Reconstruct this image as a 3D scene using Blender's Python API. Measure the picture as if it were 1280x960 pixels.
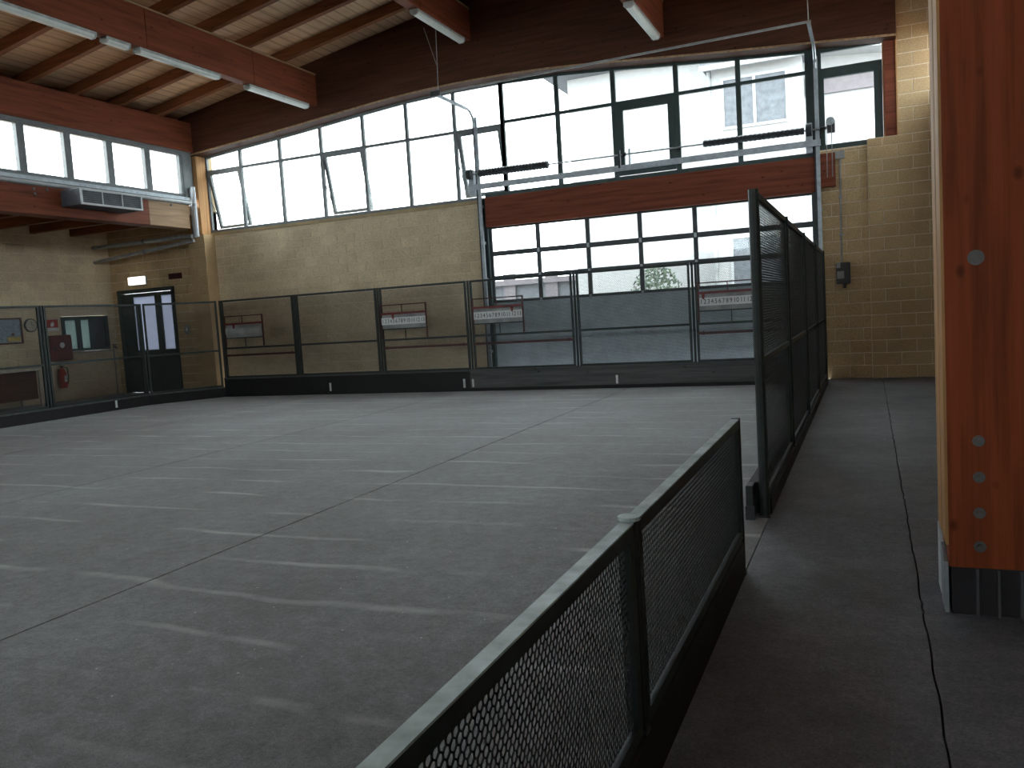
import bpy, bmesh, math, random
from mathutils import Matrix, Vector
random.seed(7)
S = bpy.context.scene
for o in list(bpy.data.objects):
    bpy.data.objects.remove(o)
C = S.collection

# ------------------------------------------------------------------ camera
YAW, PITCH, ROLL, FPX, EYE = -0.407846, 0.083574, 0.061928, 1040.47, 1.6
def cam_axes():
    cy, sy, cp, sp = math.cos(YAW), math.sin(YAW), math.cos(PITCH), math.sin(PITCH)
    fwd = Vector((sy*cp, cy*cp, -sp)); right = Vector((cy, -sy, 0)); down = fwd.cross(right)
    c, s = math.cos(ROLL), math.sin(ROLL)
    return c*right + s*down, -s*right + c*down, fwd
r_, d_, f_ = cam_axes()
cam = bpy.data.objects.new('camera', bpy.data.cameras.new('camera'))
C.objects.link(cam)
m = Matrix((r_, -d_, -f_)).transposed().to_4x4(); m.translation = (0, 0, EYE)
cam.matrix_world = m
cam.data.sensor_width = 36.0; cam.data.lens = FPX/1280*36.0; cam.data.clip_start = 0.05; cam.data.clip_end = 300
S.camera = cam

# ------------------------------------------------------------------ sky (even overcast) and exposure
w = bpy.data.worlds.new('overcast_sky'); S.world = w; w.use_nodes = True
bg = w.node_tree.nodes['Background']; bg.inputs[0].default_value = (0.90, 0.96, 1.0, 1); bg.inputs[1].default_value = 3.6
S.view_settings.view_transform = 'Standard'; S.view_settings.look = 'None'
S.view_settings.gamma = 1.0; S.view_settings.use_curve_mapping = False
S.view_settings.exposure = 1.42

# ------------------------------------------------------------------ materials
MATS = {}
def newmat(name):
    mt = bpy.data.materials.new(name); mt.use_nodes = True; nt = mt.node_tree
    b = nt.nodes['Principled BSDF']; MATS[name] = mt
    return mt, nt, b
def nd(nt, t, **k):
    n = nt.nodes.new(t)
    for a, v in k.items(): setattr(n, a, v)
    return n
def coords(nt, scale=(1, 1, 1), kind='Object'):
    tc = nd(nt, 'ShaderNodeTexCoord'); mp = nd(nt, 'ShaderNodeMapping'); mp.inputs['Scale'].default_value = scale
    nt.links.new(tc.outputs[kind], mp.inputs[0]); return mp.outputs[0]
def wcoords(nt, scale=(1, 1, 1)):
    g = nd(nt, 'ShaderNodeNewGeometry'); mp = nd(nt, 'ShaderNodeMapping'); mp.inputs['Scale'].default_value = scale
    nt.links.new(g.outputs['Position'], mp.inputs[0]); return mp.outputs[0]
def noise(nt, vec, scale=5, detail=4, rough=0.55):
    n = nd(nt, 'ShaderNodeTexNoise'); n.inputs['Scale'].default_value = scale
    n.inputs['Detail'].default_value = detail; n.inputs['Roughness'].default_value = rough
    nt.links.new(vec, n.inputs['Vector']); return n.outputs['Fac']
def ramp(nt, fac, stops):
    n = nd(nt, 'ShaderNodeValToRGB'); e = n.color_ramp.elements
    while len(e) < len(stops): e.new(0.5)
    for i, (p, c) in enumerate(stops): e[i].position = p; e[i].color = (*c, 1)
    nt.links.new(fac, n.inputs[0]); return n.outputs[0]
def mixc(nt, a, b, fac, mode='MIX'):
    n = nd(nt, 'ShaderNodeMix', data_type='RGBA', blend_type=mode)
    for s, v in ((n.inputs[0], fac), (n.inputs[6], a), (n.inputs[7], b)):
        if hasattr(v, 'is_linked'): nt.links.new(v, s)
        elif isinstance(v, tuple): s.default_value = (*v, 1)
        else: s.default_value = v
    return n.outputs[2]
def bump(nt, b, h, strength=0.3, dist=0.01):
    n = nd(nt, 'ShaderNodeBump'); n.inputs['Strength'].default_value = strength; n.inputs['Distance'].default_value = dist
    nt.links.new(h, n.inputs['Height']); nt.links.new(n.outputs[0], b.inputs['Normal'])
def simple(name, col, rough=0.6, metal=0.0, var=0.25, nscale=6, bumps=0.0, coat=0.0):
    mt, nt, b = newmat(name); v = wcoords(nt)
    f = noise(nt, v, nscale, 5)
    lo = tuple(c*(1-var) for c in col); hi = tuple(min(1, c*(1+var)) for c in col)
    nt.links.new(ramp(nt, f, [(0.3, lo), (0.7, hi)]), b.inputs['Base Color'])
    b.inputs['Roughness'].default_value = rough; b.inputs['Metallic'].default_value = metal
    if bumps: bump(nt, b, noise(nt, v, nscale*8, 3), bumps)
    return mt
def wood(name, col, axis, knots=True, rough=0.55, lam=None):
    """glued timber, grain along axis (0 x, 1 y, 2 z)"""
    mt, nt, b = newmat(name)
    sc = [9, 9, 9]; sc[axis] = 0.5
    v = wcoords(nt, tuple(sc)); g = noise(nt, v, 1.6, 6, 0.6)
    fine = noise(nt, wcoords(nt, tuple(60 if i != axis else 1.5 for i in range(3))), 1, 3)
    lo = tuple(c*0.62 for c in col); hi = tuple(min(1, c*1.3) for c in col)
    c = ramp(nt, g, [(0.3, lo), (0.5, col), (0.72, hi)])
    c = mixc(nt, c, (0.5, 0.5, 0.5), 0.0)
    c = mixc(nt, c, ramp(nt, fine, [(0.35, (0.75, 0.75, 0.75)), (0.65, (1, 1, 1))]), 0.6, 'MULTIPLY')
    if knots:
        ks = [5, 5, 5]; ks[axis] = 3.2
        vo = nd(nt, 'ShaderNodeTexVoronoi'); vo.inputs['Scale'].default_value = 1.0
        nt.links.new(wcoords(nt, tuple(ks)), vo.inputs['Vector'])
        k = ramp(nt, vo.outputs['Distance'], [(0.05, (0.35, 0.3, 0.3)), (0.13, (1, 1, 1))])
        c = mixc(nt, c, k, 0.8, 'MULTIPLY')
    nt.links.new(c, b.inputs['Base Color']); b.inputs['Roughness'].default_value = rough; b.inputs['Specular IOR Level'].default_value = 0.15
    bump(nt, b, g, 0.12, 0.004)
    return mt

wood('timber_y', (0.23, 0.068, 0.036), 1)
wood('timber_x', (0.20, 0.056, 0.03), 0)
wood('timber_z', (0.30, 0.066, 0.024), 2)
wood('arch_stain', (0.085, 0.034, 0.02), 0)
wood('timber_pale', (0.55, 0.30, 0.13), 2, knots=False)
wood('timber_weathered', (0.42, 0.28, 0.17), 1)
wood('joist_wood', (0.24, 0.092, 0.04), 0)
wood('counter_wood', (0.10, 0.035, 0.02), 1, knots=False)
wood('kerb_grey', (0.11, 0.115, 0.115), 0)
# roof boards: narrow tongue and groove along y
mt, nt, b = newmat('roof_boards')
wv = nd(nt, 'ShaderNodeTexWave', wave_type='BANDS', bands_direction='X'); wv.inputs['Scale'].default_value = 1.3
nt.links.new(wcoords(nt), wv.inputs['Vector'])
g = noise(nt, wcoords(nt, (11, 0.6, 11)), 1.5, 5)
c = ramp(nt, g, [(0.3, (0.48, 0.30, 0.175)), (0.7, (0.70, 0.47, 0.29))])
c = mixc(nt, c, ramp(nt, wv.outputs['Fac'], [(0.0, (0.55, 0.5, 0.45)), (0.12, (1, 1, 1))]), 0.8, 'MULTIPLY')
nt.links.new(c, b.inputs['Base Color']); b.inputs['Roughness'].default_value = 0.6
# split-face concrete blocks, each a little different
def blocks(name, col):
    mt, nt, b = newmat(name)
    oi = nd(nt, 'ShaderNodeObjectInfo'); v = wcoords(nt)
    f = noise(nt, v, 55, 4); big = noise(nt, v, 1.3, 4)
    c = ramp(nt, f, [(0.3, tuple(x*0.72 for x in col)), (0.7, tuple(min(1, x*1.2) for x in col))])
    c = mixc(nt, c, ramp(nt, oi.outputs['Random'], [(0, (0.92, 0.9, 0.88)), (1, (1.05, 1.04, 1.02))]), 0.9, 'MULTIPLY')
    c = mixc(nt, c, ramp(nt, big, [(0.3, (0.78, 0.76, 0.74)), (0.65, (1.05, 1.05, 1.05))]), 0.8, 'MULTIPLY')
    nt.links.new(c, b.inputs['Base Color']); b.inputs['Roughness'].default_value = 0.9
    bump(nt, b, f, 0.4, 0.006)
blocks('block_ochre', (0.74, 0.62, 0.43))
blocks('block_tan', (0.60, 0.44, 0.245))
simple('mortar', (0.74, 0.64, 0.47), 0.9, nscale=30, var=0.15)
simple('plaster', (0.42, 0.32, 0.18), 0.9, nscale=3, var=0.15)
# court: rolled grey surface with faint pale cross ripples
mt, nt, b = newmat('court_surface')
v = wcoords(nt)
base = ramp(nt, noise(nt, v, 0.55, 6, 0.6), [(0.3, (0.158, 0.153, 0.150)), (0.7, (0.272, 0.282, 0.291))])
grit = noise(nt, v, 140, 2)
base = mixc(nt, base, ramp(nt, grit, [(0.3, (0.62, 0.62, 0.62)), (0.7, (1.2, 1.2, 1.2))]), 0.9, 'MULTIPLY')
pit = noise(nt, v, 38, 3, 0.7)
base = mixc(nt, base, ramp(nt, pit, [(0.3, (0.66, 0.65, 0.64)), (0.68, (1.12, 1.12, 1.12))]), 0.85, 'MULTIPLY')
mott = noise(nt, v, 9, 4)
base = mixc(nt, base, ramp(nt, mott, [(0.35, (0.74, 0.72, 0.71)), (0.65, (1.1, 1.1, 1.1))]), 0.7, 'MULTIPLY')
wv = nd(nt, 'ShaderNodeTexWave', wave_type='BANDS', bands_direction='Y'); wv.inputs['Scale'].default_value = 0.52
wv.inputs['Distortion'].default_value = 3.2; wv.inputs['Detail'].default_value = 3; wv.inputs['Detail Scale'].default_value = 1.3
nt.links.new(wcoords(nt, (0.6, 1, 1)), wv.inputs['Vector'])
rip = ramp(nt, wv.outputs['Fac'], [(0.94, (0, 0, 0)), (1.0, (1, 1, 1))])
brk = ramp(nt, noise(nt, wcoords(nt, (0.9, 1.6, 1)), 1.0, 5), [(0.44, (0, 0, 0)), (0.66, (1, 1, 1))])
msk = mixc(nt, rip, brk, 1.0, 'MULTIPLY')
sep = nd(nt, 'ShaderNodeSeparateColor'); nt.links.new(msk, sep.inputs[0])
mul = nd(nt, 'ShaderNodeMath', operation='MULTIPLY'); nt.links.new(sep.outputs[0], mul.inputs[0]); mul.inputs[1].default_value = 0.5
base = mixc(nt, base, (0.55, 0.56, 0.54), mul.outputs[0])
spk = nd(nt, 'ShaderNodeTexVoronoi'); spk.inputs['Scale'].default_value = 7.0; nt.links.new(v, spk.inputs['Vector'])
spf = ramp(nt, spk.outputs['Distance'], [(0.03, (1, 1, 1)), (0.05, (0, 0, 0))])
sp2 = nd(nt, 'ShaderNodeSeparateColor'); nt.links.new(spf, sp2.inputs[0])
base = mixc(nt, base, (0.6, 0.6, 0.58), sp2.outputs[0])
nt.links.new(base, b.inputs['Base Color']); b.inputs['Roughness'].default_value = 0.75; b.inputs['Specular IOR Level'].default_value = 0.3
b.inputs['Sheen Weight'].default_value = 0.24; b.inputs['Sheen Roughness'].default_value = 0.3   # fine dust
bump(nt, b, grit, 0.35, 0.004)
# walkway concrete
mt, nt, b = newmat('walkway_concrete')
v = wcoords(nt)
base = ramp(nt, noise(nt, v, 0.9, 7, 0.65), [(0.3, (0.14, 0.148, 0.165)), (0.7, (0.25, 0.27, 0.305))])
base = mixc(nt, base, ramp(nt, noise(nt, v, 90, 3), [(0.3, (0.6, 0.6, 0.6)), (0.7, (1.2, 1.2, 1.2))]), 0.9, 'MULTIPLY')
base = mixc(nt, base, ramp(nt, noise(nt, v, 28, 4, 0.7), [(0.32, (0.68, 0.68, 0.68)), (0.68, (1.15, 1.15, 1.15))]), 0.85, 'MULTIPLY')
base = mixc(nt, base, ramp(nt, noise(nt, v, 6, 5), [(0.35, (0.78, 0.78, 0.78)), (0.65, (1.08, 1.08, 1.08))]), 0.7, 'MULTIPLY')
nt.links.new(base, b.inputs['Base Color']); b.inputs['Roughness'].default_value = 0.6
bump(nt, b, noise(nt, v, 60, 4), 0.4, 0.005)
simple('joint_dark', (0.02, 0.02, 0.02), 0.9)
simple('frame_green', (0.022, 0.042, 0.038), 0.45, var=0.2)
simple('frame_grey', (0.17, 0.19, 0.195), 0.45, var=0.15)  # lightened grey: flare over the far-left window bars put into the colour
simple('frame_slate', (0.05, 0.06, 0.066), 0.5, var=0.15)
simple('fence_green', (0.016, 0.026, 0.024), 0.5, var=0.35, nscale=14)
simple('fence_mesh', (0.013, 0.017, 0.016), 0.55, var=0.3)
simple('rail_worn', (0.38, 0.46, 0.445), 0.5, var=0.4, nscale=9)
simple('black_rubber', (0.008, 0.008, 0.009), 0.7)
simple('steel_galv', (0.36, 0.40, 0.43), 0.42, 0.55, var=0.2, nscale=12)
simple('steel_dark', (0.05, 0.055, 0.06), 0.45, 0.5)
simple('steel_shoe', (0.03, 0.028, 0.032), 0.6, 0.3)
simple('steel_rib', (0.10, 0.10, 0.105), 0.5, 0.3)
simple('bolt_zinc', (0.16, 0.155, 0.15), 0.5, 0.4)
simple('duct_white', (0.62, 0.66, 0.68), 0.4, var=0.08)
simple('unit_grey', (0.10, 0.11, 0.13), 0.55)
simple('grille_dark', (0.04, 0.045, 0.055), 0.5)
simple('panel_grey', (0.43, 0.50, 0.54), 0.55, var=0.12, nscale=4)
simple('red_paint', (0.15, 0.018, 0.02), 0.45, var=0.2)
simple('red_dark', (0.06, 0.014, 0.014), 0.5)
simple('extinguisher_red', (0.42, 0.03, 0.02), 0.35)
simple('white_board', (0.72, 0.74, 0.74), 0.5, var=0.05)
simple('grey_board', (0.30, 0.31, 0.31), 0.6)
simple('numeral_black', (0.02, 0.02, 0.025), 0.6)
simple('tube_plastic', (0.74, 0.80, 0.77), 0.3, var=0.06)
simple('tube_housing', (0.45, 0.48, 0.47), 0.5)
simple('notice_blue', (0.28, 0.36, 0.44), 0.5, var=0.35, nscale=12)
simple('notice_yellow', (0.50, 0.38, 0.12), 0.6)
simple('cream', (0.52, 0.47, 0.38), 0.6)
simple('house_white', (0.40, 0.40, 0.40), 0.9, var=0.05)
simple('house_trim', (0.42, 0.43, 0.44), 0.8, var=0.05)
simple('house_grey', (0.125, 0.13, 0.14), 0.8, var=0.1)
simple('house_band', (0.17, 0.15, 0.16), 0.8, var=0.1)
simple('house_glass', (0.115, 0.125, 0.14), 0.6)
simple('yard', (0.22, 0.22, 0.22), 0.9)
simple('bark', (0.10, 0.075, 0.055), 0.9)
simple('leaf', (0.07, 0.10, 0.065), 0.7, var=0.4, nscale=3)
simple('cable_grey', (0.30, 0.30, 0.30), 0.5)
simple('box_dark', (0.05, 0.045, 0.05), 0.5)
simple('chain', (0.25, 0.26, 0.26), 0.5, 0.5)
# clear glazing: thin pane, no refraction
mt, nt, b = newmat('glass_clear'); nt.nodes.remove(b)
tr = nd(nt, 'ShaderNodeBsdfTransparent'); tr.inputs[0].default_value = (0.93, 0.96, 0.96, 1)
gl = nd(nt, 'ShaderNodeBsdfGlossy'); gl.inputs['Roughness'].default_value = 0.03
ge = nd(nt, 'ShaderNodeNewGeometry'); dt = nd(nt, 'ShaderNodeVectorMath', operation='DOT_PRODUCT')
nt.links.new(ge.outputs['Incoming'], dt.inputs[0]); nt.links.new(ge.outputs['Normal'], dt.inputs[1])
ab = nd(nt, 'ShaderNodeMath', operation='ABSOLUTE'); nt.links.new(dt.outputs['Value'], ab.inputs[0])
om = nd(nt, 'ShaderNodeMath', operation='SUBTRACT'); om.inputs[0].default_value = 1.0; nt.links.new(ab.outputs[0], om.inputs[1])
pw = nd(nt, 'ShaderNodeMath', operation='POWER'); nt.links.new(om.outputs[0], pw.inputs[0]); pw.inputs[1].default_value = 5.0
fr = nd(nt, 'ShaderNodeMath', operation='MULTIPLY_ADD'); nt.links.new(pw.outputs[0], fr.inputs[0]); fr.inputs[1].default_value = 0.9; fr.inputs[2].default_value = 0.035
mx = nd(nt, 'ShaderNodeMixShader'); nt.links.new(fr.outputs[0], mx.inputs[0]); nt.links.new(tr.outputs[0], mx.inputs[1]); nt.links.new(gl.outputs[0], mx.inputs[2])
nt.links.new(mx.outputs[0], nt.nodes['Material Output'].inputs[0])
# frosted glazing
mt, nt, b = newmat('glass_frosted'); nt.nodes.remove(b)
tl = nd(nt, 'ShaderNodeBsdfTranslucent'); tl.inputs[0].default_value = (0.30, 0.315, 0.36, 1)
df = nd(nt, 'ShaderNodeBsdfDiffuse'); df.inputs[0].default_value = (0.3, 0.3, 0.3, 1)
mx = nd(nt, 'ShaderNodeMixShader'); mx.inputs[0].default_value = 0.15
nt.links.new(tl.outputs[0], mx.inputs[1]); nt.links.new(df.outputs[0], mx.inputs[2]); nt.links.new(mx.outputs[0], nt.nodes['Material Output'].inputs[0])
mt, nt, b = newmat('glass_office'); nt.nodes.remove(b)
tl = nd(nt, 'ShaderNodeBsdfTranslucent'); tl.inputs[0].default_value = (0.15, 0.18, 0.175, 1)
nt.links.new(tl.outputs[0], nt.nodes['Material Output'].inputs[0])
# lit emergency sign
mt, nt, b = newmat('sign_lit')
b.inputs['Base Color'].default_value = (0.9, 0.88, 0.85, 1); b.inputs['Emission Color'].default_value = (1, 0.93, 0.86, 1); b.inputs['Emission Strength'].default_value = 1.6

# ------------------------------------------------------------------ helpers
class MB:
    def __init__(s): s.v = []; s.f = []
    def add(s, vs, fs):
        n = len(s.v); s.v += [tuple(p) for p in vs]; s.f += [tuple(i+n for i in q) for q in fs]; return s
    def box(s, x0, x1, y0, y1, z0, z1):
        return s.add([(x0,y0,z0),(x1,y0,z0),(x1,y1,z0),(x0,y1,z0),(x0,y0,z1),(x1,y0,z1),(x1,y1,z1),(x0,y1,z1)],
                     [(3,2,1,0),(4,5,6,7),(0,1,5,4),(1,2,6,5),(2,3,7,6),(3,0,4,7)])
    def prism(s, poly, axis, a0, a1):
        """extrude a 2-D outline along axis: axis 0 -> outline in (y,z), 1 -> (x,z), 2 -> (x,y)"""
        def P(p, a):
            return (a, p[0], p[1]) if axis == 0 else (p[0], a, p[1]) if axis == 1 else (p[0], p[1], a)
        n = len(poly); vs = [P(p, a0) for p in poly] + [P(p, a1) for p in poly]
        fs = [tuple(range(n))[::-1], tuple(range(n, 2*n))] + [(i, (i+1) % n, n+(i+1) % n, n+i) for i in range(n)]
        return s.add(vs, fs)
    def tube(s, pts, r, n=8):
        pts = [Vector(p) for p in pts]; vs = []; fs = []
        rr = r if isinstance(r, (list, tuple)) else [r]*len(pts)
        for i, p in enumerate(pts):
            t = (pts[min(i+1, len(pts)-1)] - pts[max(i-1, 0)]).normalized()
            u = t.orthogonal().normalized() if abs(t.z) > 0.9 else t.cross(Vector((0, 0, 1))).normalized()
            q = t.cross(u)
            for k in range(n):
                a = 2*math.pi*k/n; vs.append(p + u*math.cos(a)*rr[i] + q*math.sin(a)*rr[i])
        for i in range(len(pts)-1):
            for k in range(n):
                fs.append((i*n+k, i*n+(k+1) % n, (i+1)*n+(k+1) % n, (i+1)*n+k))
        fs.append(tuple(range(n))[::-1]); fs.append(tuple((len(pts)-1)*n+k for k in range(n)))
        return s.add(vs, fs)
    def mesh(s, name, mat):
        me = bpy.data.meshes.new(name); me.from_pydata(s.v, [], s.f); me.update()
        bm = bmesh.new(); bm.from_mesh(me); bmesh.ops.recalc_face_normals(bm, faces=bm.faces); bm.to_mesh(me); bm.free()
        me.materials.append(MATS[mat]); return me
def link(name, me, parent=None, loc=(0, 0, 0), rot=(0, 0, 0)):
    o = bpy.data.objects.new(name, me); C.objects.link(o); o.location = loc; o.rotation_euler = rot
    if parent is not None: o.parent = parent
    return o
def obj(name, mb, mat, parent=None, loc=(0, 0, 0), rot=(0, 0, 0)):
    return link(name, mb.mesh(name, mat), parent, loc, rot)
def bevel(o, wd=0.006, seg=2):
    md = o.modifiers.new('bevel', 'BEVEL'); md.width = wd; md.segments = seg; md.limit_method = 'ANGLE'; return o
def tag(o, label, cat, group=None):
    o['label'] = label; o['category'] = cat
    if group: o['group'] = group
    return o
def thing(name, label, cat, loc=(0, 0, 0), rz=0, group=None):
    o = bpy.data.objects.new(name, None); C.objects.link(o); o.location = loc; o.rotation_euler = (0, 0, rz); o.empty_display_size = 0.1
    return tag(o, label, cat, group)
def struct(o, kind='structure'):
    o['kind'] = kind; return o
B = lambda *a: MB().box(*a)
class At:
    """world-coordinate part builder for a thing whose Empty stands at loc"""
    def __init__(s, root): s.r = root; s.l = Vector(root.location)
    def part(s, name, mb, mat, parent=None):
        l = s.l; mb.v = [(p[0]-l.x, p[1]-l.y, p[2]-l.z) for p in mb.v]
        return obj(name, mb, mat, parent or s.r)
    def box(s, name, mat, *a, parent=None): return s.part(name, B(*a), mat, parent)

# ------------------------------------------------------------------ dimensions
YW = 17.0            # inner face of far wall
XR = 1.30            # right clerestory line
XL = -15.6           # left clerestory line
YB = -11.3           # near end of the hall, behind the viewer
RX = -7.69           # ridge
RS = 0.165
def roof_z(x):       # underside of the rafters
    return 6.87 + RS*(min(x, 2*RX - x) + 15.5)

# ------------------------------------------------------------------ floors
fc = struct(obj('floor_court', B(-15.66, -0.70, YB, 16.9, -0.14, -0.02), 'joint_dark'))
for x0, x1 in ((-15.6, -11.8), (-11.8, -8.1), (-8.1, -4.395), (-4.395, -0.70)):
    obj('lane', B(x0+0.008, x1-0.008, YB, 16.9, -0.1, 0.0), 'court_surface', fc)
fw = struct(obj('floor_walkway', B(-0.70, 4.8, YB, YW+0.2, -0.16, -0.03), 'joint_dark'))
def jag_edge(seed):
    rnd = random.Random(seed); pts = []; y = YB
    while y < YW+0.2:
        pts.append((0.212 + rnd.uniform(-0.005, 0.005), y)); y += rnd.uniform(0.05, 0.16)
    pts.append((0.212, YW+0.2)); return pts
e1 = jag_edge(3); e2 = [(x+0.009, y) for x, y in e1]
def strip(edge, xo):
    mb = MB(); vs = []; fs = []
    for x, y in edge: vs += [(x, y, 0), (xo, y, 0), (x, y, -0.06), (xo, y, -0.06)]
    for i in range(len(edge)-1):
        a, c = 4*i, 4*i+4; fs += [(a, a+1, c+1, c), (a, c, c+2, a+2), (a+1, a+3, c+3, c+1)]
    return mb.add(vs, fs)
obj('slab', strip(e1, -0.70), 'walkway_concrete', fw)
obj('slab', strip(e2, 4.8), 'walkway_concrete', fw)
struct(obj('floor_aisle', B(-19.3, -15.66, YB, YW+0.2, -0.1, 0.08), 'walkway_concrete'))

# ------------------------------------------------------------------ block walls
BH, BL, JT = 0.235, 0.50, 0.011
_bm = {}
def block_mesh(L, H, mat, axis):
    k = (round(L, 2), round(H, 2), mat, axis)
    if k not in _bm:
        L2, H2 = k[0]/2 - JT/2, k[1]/2 - JT/2; d = 0.007; c = 0.004
        mb = MB()
        # a slab with a chamfered face; axis 1: faces -y, axis 0: faces +x
        o = [(-L2, -H2), (L2, -H2), (L2, H2), (-L2, H2)]; i = [(-L2+c, -H2+c), (L2-c, -H2+c), (L2-c, H2-c), (-L2+c, H2-c)]
        if axis == 1: vs = [(a, 0.01, z) for a, z in o] + [(a, -d+c, z) for a, z in o] + [(a, -d, z) for a, z in i]
        else: vs = [(-0.01, a, z) for a, z in o] + [(d-c, a, z) for a, z in o] + [(d, a, z) for a, z in i]
        fs = [(8, 9, 10, 11)] + [(j, (j+1) % 4, 4+(j+1) % 4, 4+j) for j in range(4)] + [(4+j, 4+(j+1) % 4, 8+(j+1) % 4, 8+j) for j in range(4)]
        mb.add(vs, fs); _bm[k] = mb.mesh('block', mat)
    return _bm[k]
def lay_blocks(parent, a0, a1, z0, z1, plane, axis, mat, holes=(), keep=None, phase=0):
    """running bond over [a0,a1]x[z0,z1]; holes are (a0,a1,z0,z1)"""
    cells = []; k = 0; z = z0
    while z < z1 - 0.04:
        h = min(BH, z1 - z); a = a0 - (BL/2 if (k+phase) % 2 else 0)
        while a < a1 - 0.02:
            segs = [(max(a, a0), min(a+BL, a1))]
            for ha, hb, hz0, hz1 in holes:
                if z + h > hz0 + 0.05 and z < hz1 - 0.05:
                    ns = []
                    for s0, s1 in segs:
                        if s1 <= ha or s0 >= hb: ns.append((s0, s1)); continue
                        if s0 < ha: ns.append((s0, ha))
                        if s1 > hb: ns.append((hb, s1))
                    segs = ns
            cells += [(s0, s1, z, h) for s0, s1 in segs if s1 - s0 > 0.05]
            a += BL
        z += h; k += 1
    if keep: cells.sort(key=keep)
    rest = MB()
    for i, (s0, s1, zz, h) in enumerate(cells):
        me = block_mesh(s1-s0, h, mat, axis); ca, cz = (s0+s1)/2, zz+h/2
        loc = (ca, plane, cz) if axis == 1 else (plane, ca, cz)
        if i < 298: link('block', me, parent, loc)
        else: rest.add([(v.co.x+loc[0], v.co.y+loc[1], v.co.z+loc[2]) for v in me.vertices], [tuple(p.vertices) for p in me.polygons])
    if rest.v: struct(obj('block_courses', rest, mat, parent), 'stuff')

# far wall, left of the roller door
wb = struct(obj('wall_back', B(-15.52, -7.85, YW, YW+0.25, -0.1, 4.15), 'mortar'))
lay_blocks(wb, -15.42, -7.85, 0.0, 4.07, YW, 1, 'block_ochre', keep=lambda c: -c[2])
bevel(obj('coping', B(-15.42, -7.9, YW-0.03, YW+0.25, 4.08, 4.155), 'plaster', wb), 0.005)
# far wall beside the walkway: lower bay, then the proud pier
wr = struct(obj('wall_back_right', B(-0.85, 0.06, YW, YW+0.25, -0.1, 4.30), 'mortar'))
lay_blocks(wr, -0.84, 0.05, 0.0, 4.28, YW, 1, 'block_tan')
wp = struct(obj('wall_back_pier', B(0.05, 4.8, 16.86, YW+0.25, -0.1, 4.38), 'mortar'))
wu = struct(obj('wall_back_upper', B(0.57, 4.8, 16.86, YW+0.25, 4.38, 8.2), 'mortar'))
lay_blocks(wp, 0.05, 1.9, 0.0, 4.375, 16.86, 1, 'block_tan', phase=1)
lay_blocks(wu, 0.57, 1.9, 4.38, 8.1, 16.86, 1, 'block_tan')
# aisle end wall with the exit door
wa = MB().box(-19.5, -18.98, YW, YW+0.25, 0, 4.7)  .box(-16.95, -15.52, YW, YW+0.25, 0, 4.7).box(-18.98, -16.95, YW, YW+0.25, 2.90, 4.7)
wa = struct(obj('wall_back_aisle', wa, 'mortar'))
lay_blocks(wa, -19.2, -15.95, 0.08, 4.6, YW, 1, 'block_tan', holes=[(-18.98, -16.95, 0, 2.90)])
# left aisle wall with the office window
wl = MB().box(-19.5, -19.2, YB, 15.3, 0, 4.7).box(-19.5, -19.2, 16.72, YW+0.25, 0, 4.7).box(-19.5, -19.2, 15.3, 16.72, 0, 1.32).box(-19.5, -19.2, 15.3, 16.72, 2.26, 4.7)
wl = struct(obj('wall_left', wl, 'mortar'))
lay_blocks(wl, 11.5, 17.0, 0.08, 4.6, -19.2, 0, 'block_ochre', holes=[(15.3, 16.72, 1.32, 2.26)])
# corner pier, upper gable strip
struct(obj('wall_corner', B(-16.2, -15.52, YW, YW+0.25, 4.15, 7.4), 'plaster'))
pc = struct(obj('wall_corner_pier', B(-15.95, -15.42, 16.62, YW, 0.0, 4.10), 'block_tan'))
lay_blocks(pc, -15.95, -15.42, 0.0, 4.09, 16.62, 1, 'block_tan')
# right aisle wall, near end wall behind the viewer
struct(obj('wall_right', B(4.8, 5.1, YB, YW+0.25, -0.1, 4.7), 'plaster'))
wn = struct(obj('wall_near', MB().box(-19.5, 5.1, YB-0.3, YB, -0.1, 4.2).box(-19.5, 5.1, YB-0.3, YB, 6.2, 8.6).box(-19.5, -15.5, YB-0.3, YB, 4.2, 6.2).box(0.4, 5.1, YB-0.3, YB, 4.2, 6.2), 'plaster'))
w7 = struct(obj('added_window_7', MB().box(-15.5, 0.4, YB-0.1, YB-0.02, 4.2, 4.27).box(-15.5, 0.4, YB-0.1, YB-0.02, 6.13, 6.2), 'frame_grey'))  # unseen window band, added to light the far wall and pillar from behind
mn = B(-0.04, 0.04, YB-0.1, YB-0.02, 4.27, 6.13).mesh('mullion', 'frame_grey'); pnn = B(0.04, 1.183, YB-0.06, YB-0.054, 4.27, 6.13).mesh('pane', 'glass_clear')
for k in range(14):
    link('mullion', mn, w7, (-15.46+1.2231*k, 0, 0))
    if k < 13: link('pane', pnn, w7, (-15.46+1.2231*k, 0, 0))

# ------------------------------------------------------------------ roof
def slope_slab(xa, xb, dz0, dz1, y0, y1):
    mb = MB(); za, zb = roof_z(xa), roof_z(xb)
    return mb.prism([(xa, za+dz0), (xb, zb+dz0), (xb, zb+dz1), (xa, za+dz1)], 1, y0, y1)
ce = struct(obj('ceiling', MB().prism([(-16.6, roof_z(-16.6)+0.22), (RX, roof_z(RX)+0.22), (1.9, roof_z(1.9)+0.22), (1.9, roof_z(1.9)+0.34), (RX, roof_z(RX)+0.34), (-16.6, roof_z(-16.6)+0.34)], 1, YB-0.3, YW+0.6), 'roof_boards'))
jl = slope_slab(-15.88, RX-0.005, 0, 0.218, -0.06, 0.06).mesh('joist', 'joist_wood')
jr = slope_slab(RX+0.005, 1.5, 0, 0.218, -0.06, 0.06).mesh('joist', 'joist_wood')
y = 15.62
while y > YB:
    if not 4.3 < y < 5.15:
        link('joist', jl, ce, (0, y, 0)); link('joist', jr, ce, (0, y, 0))
    y -= 1.14
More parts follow.
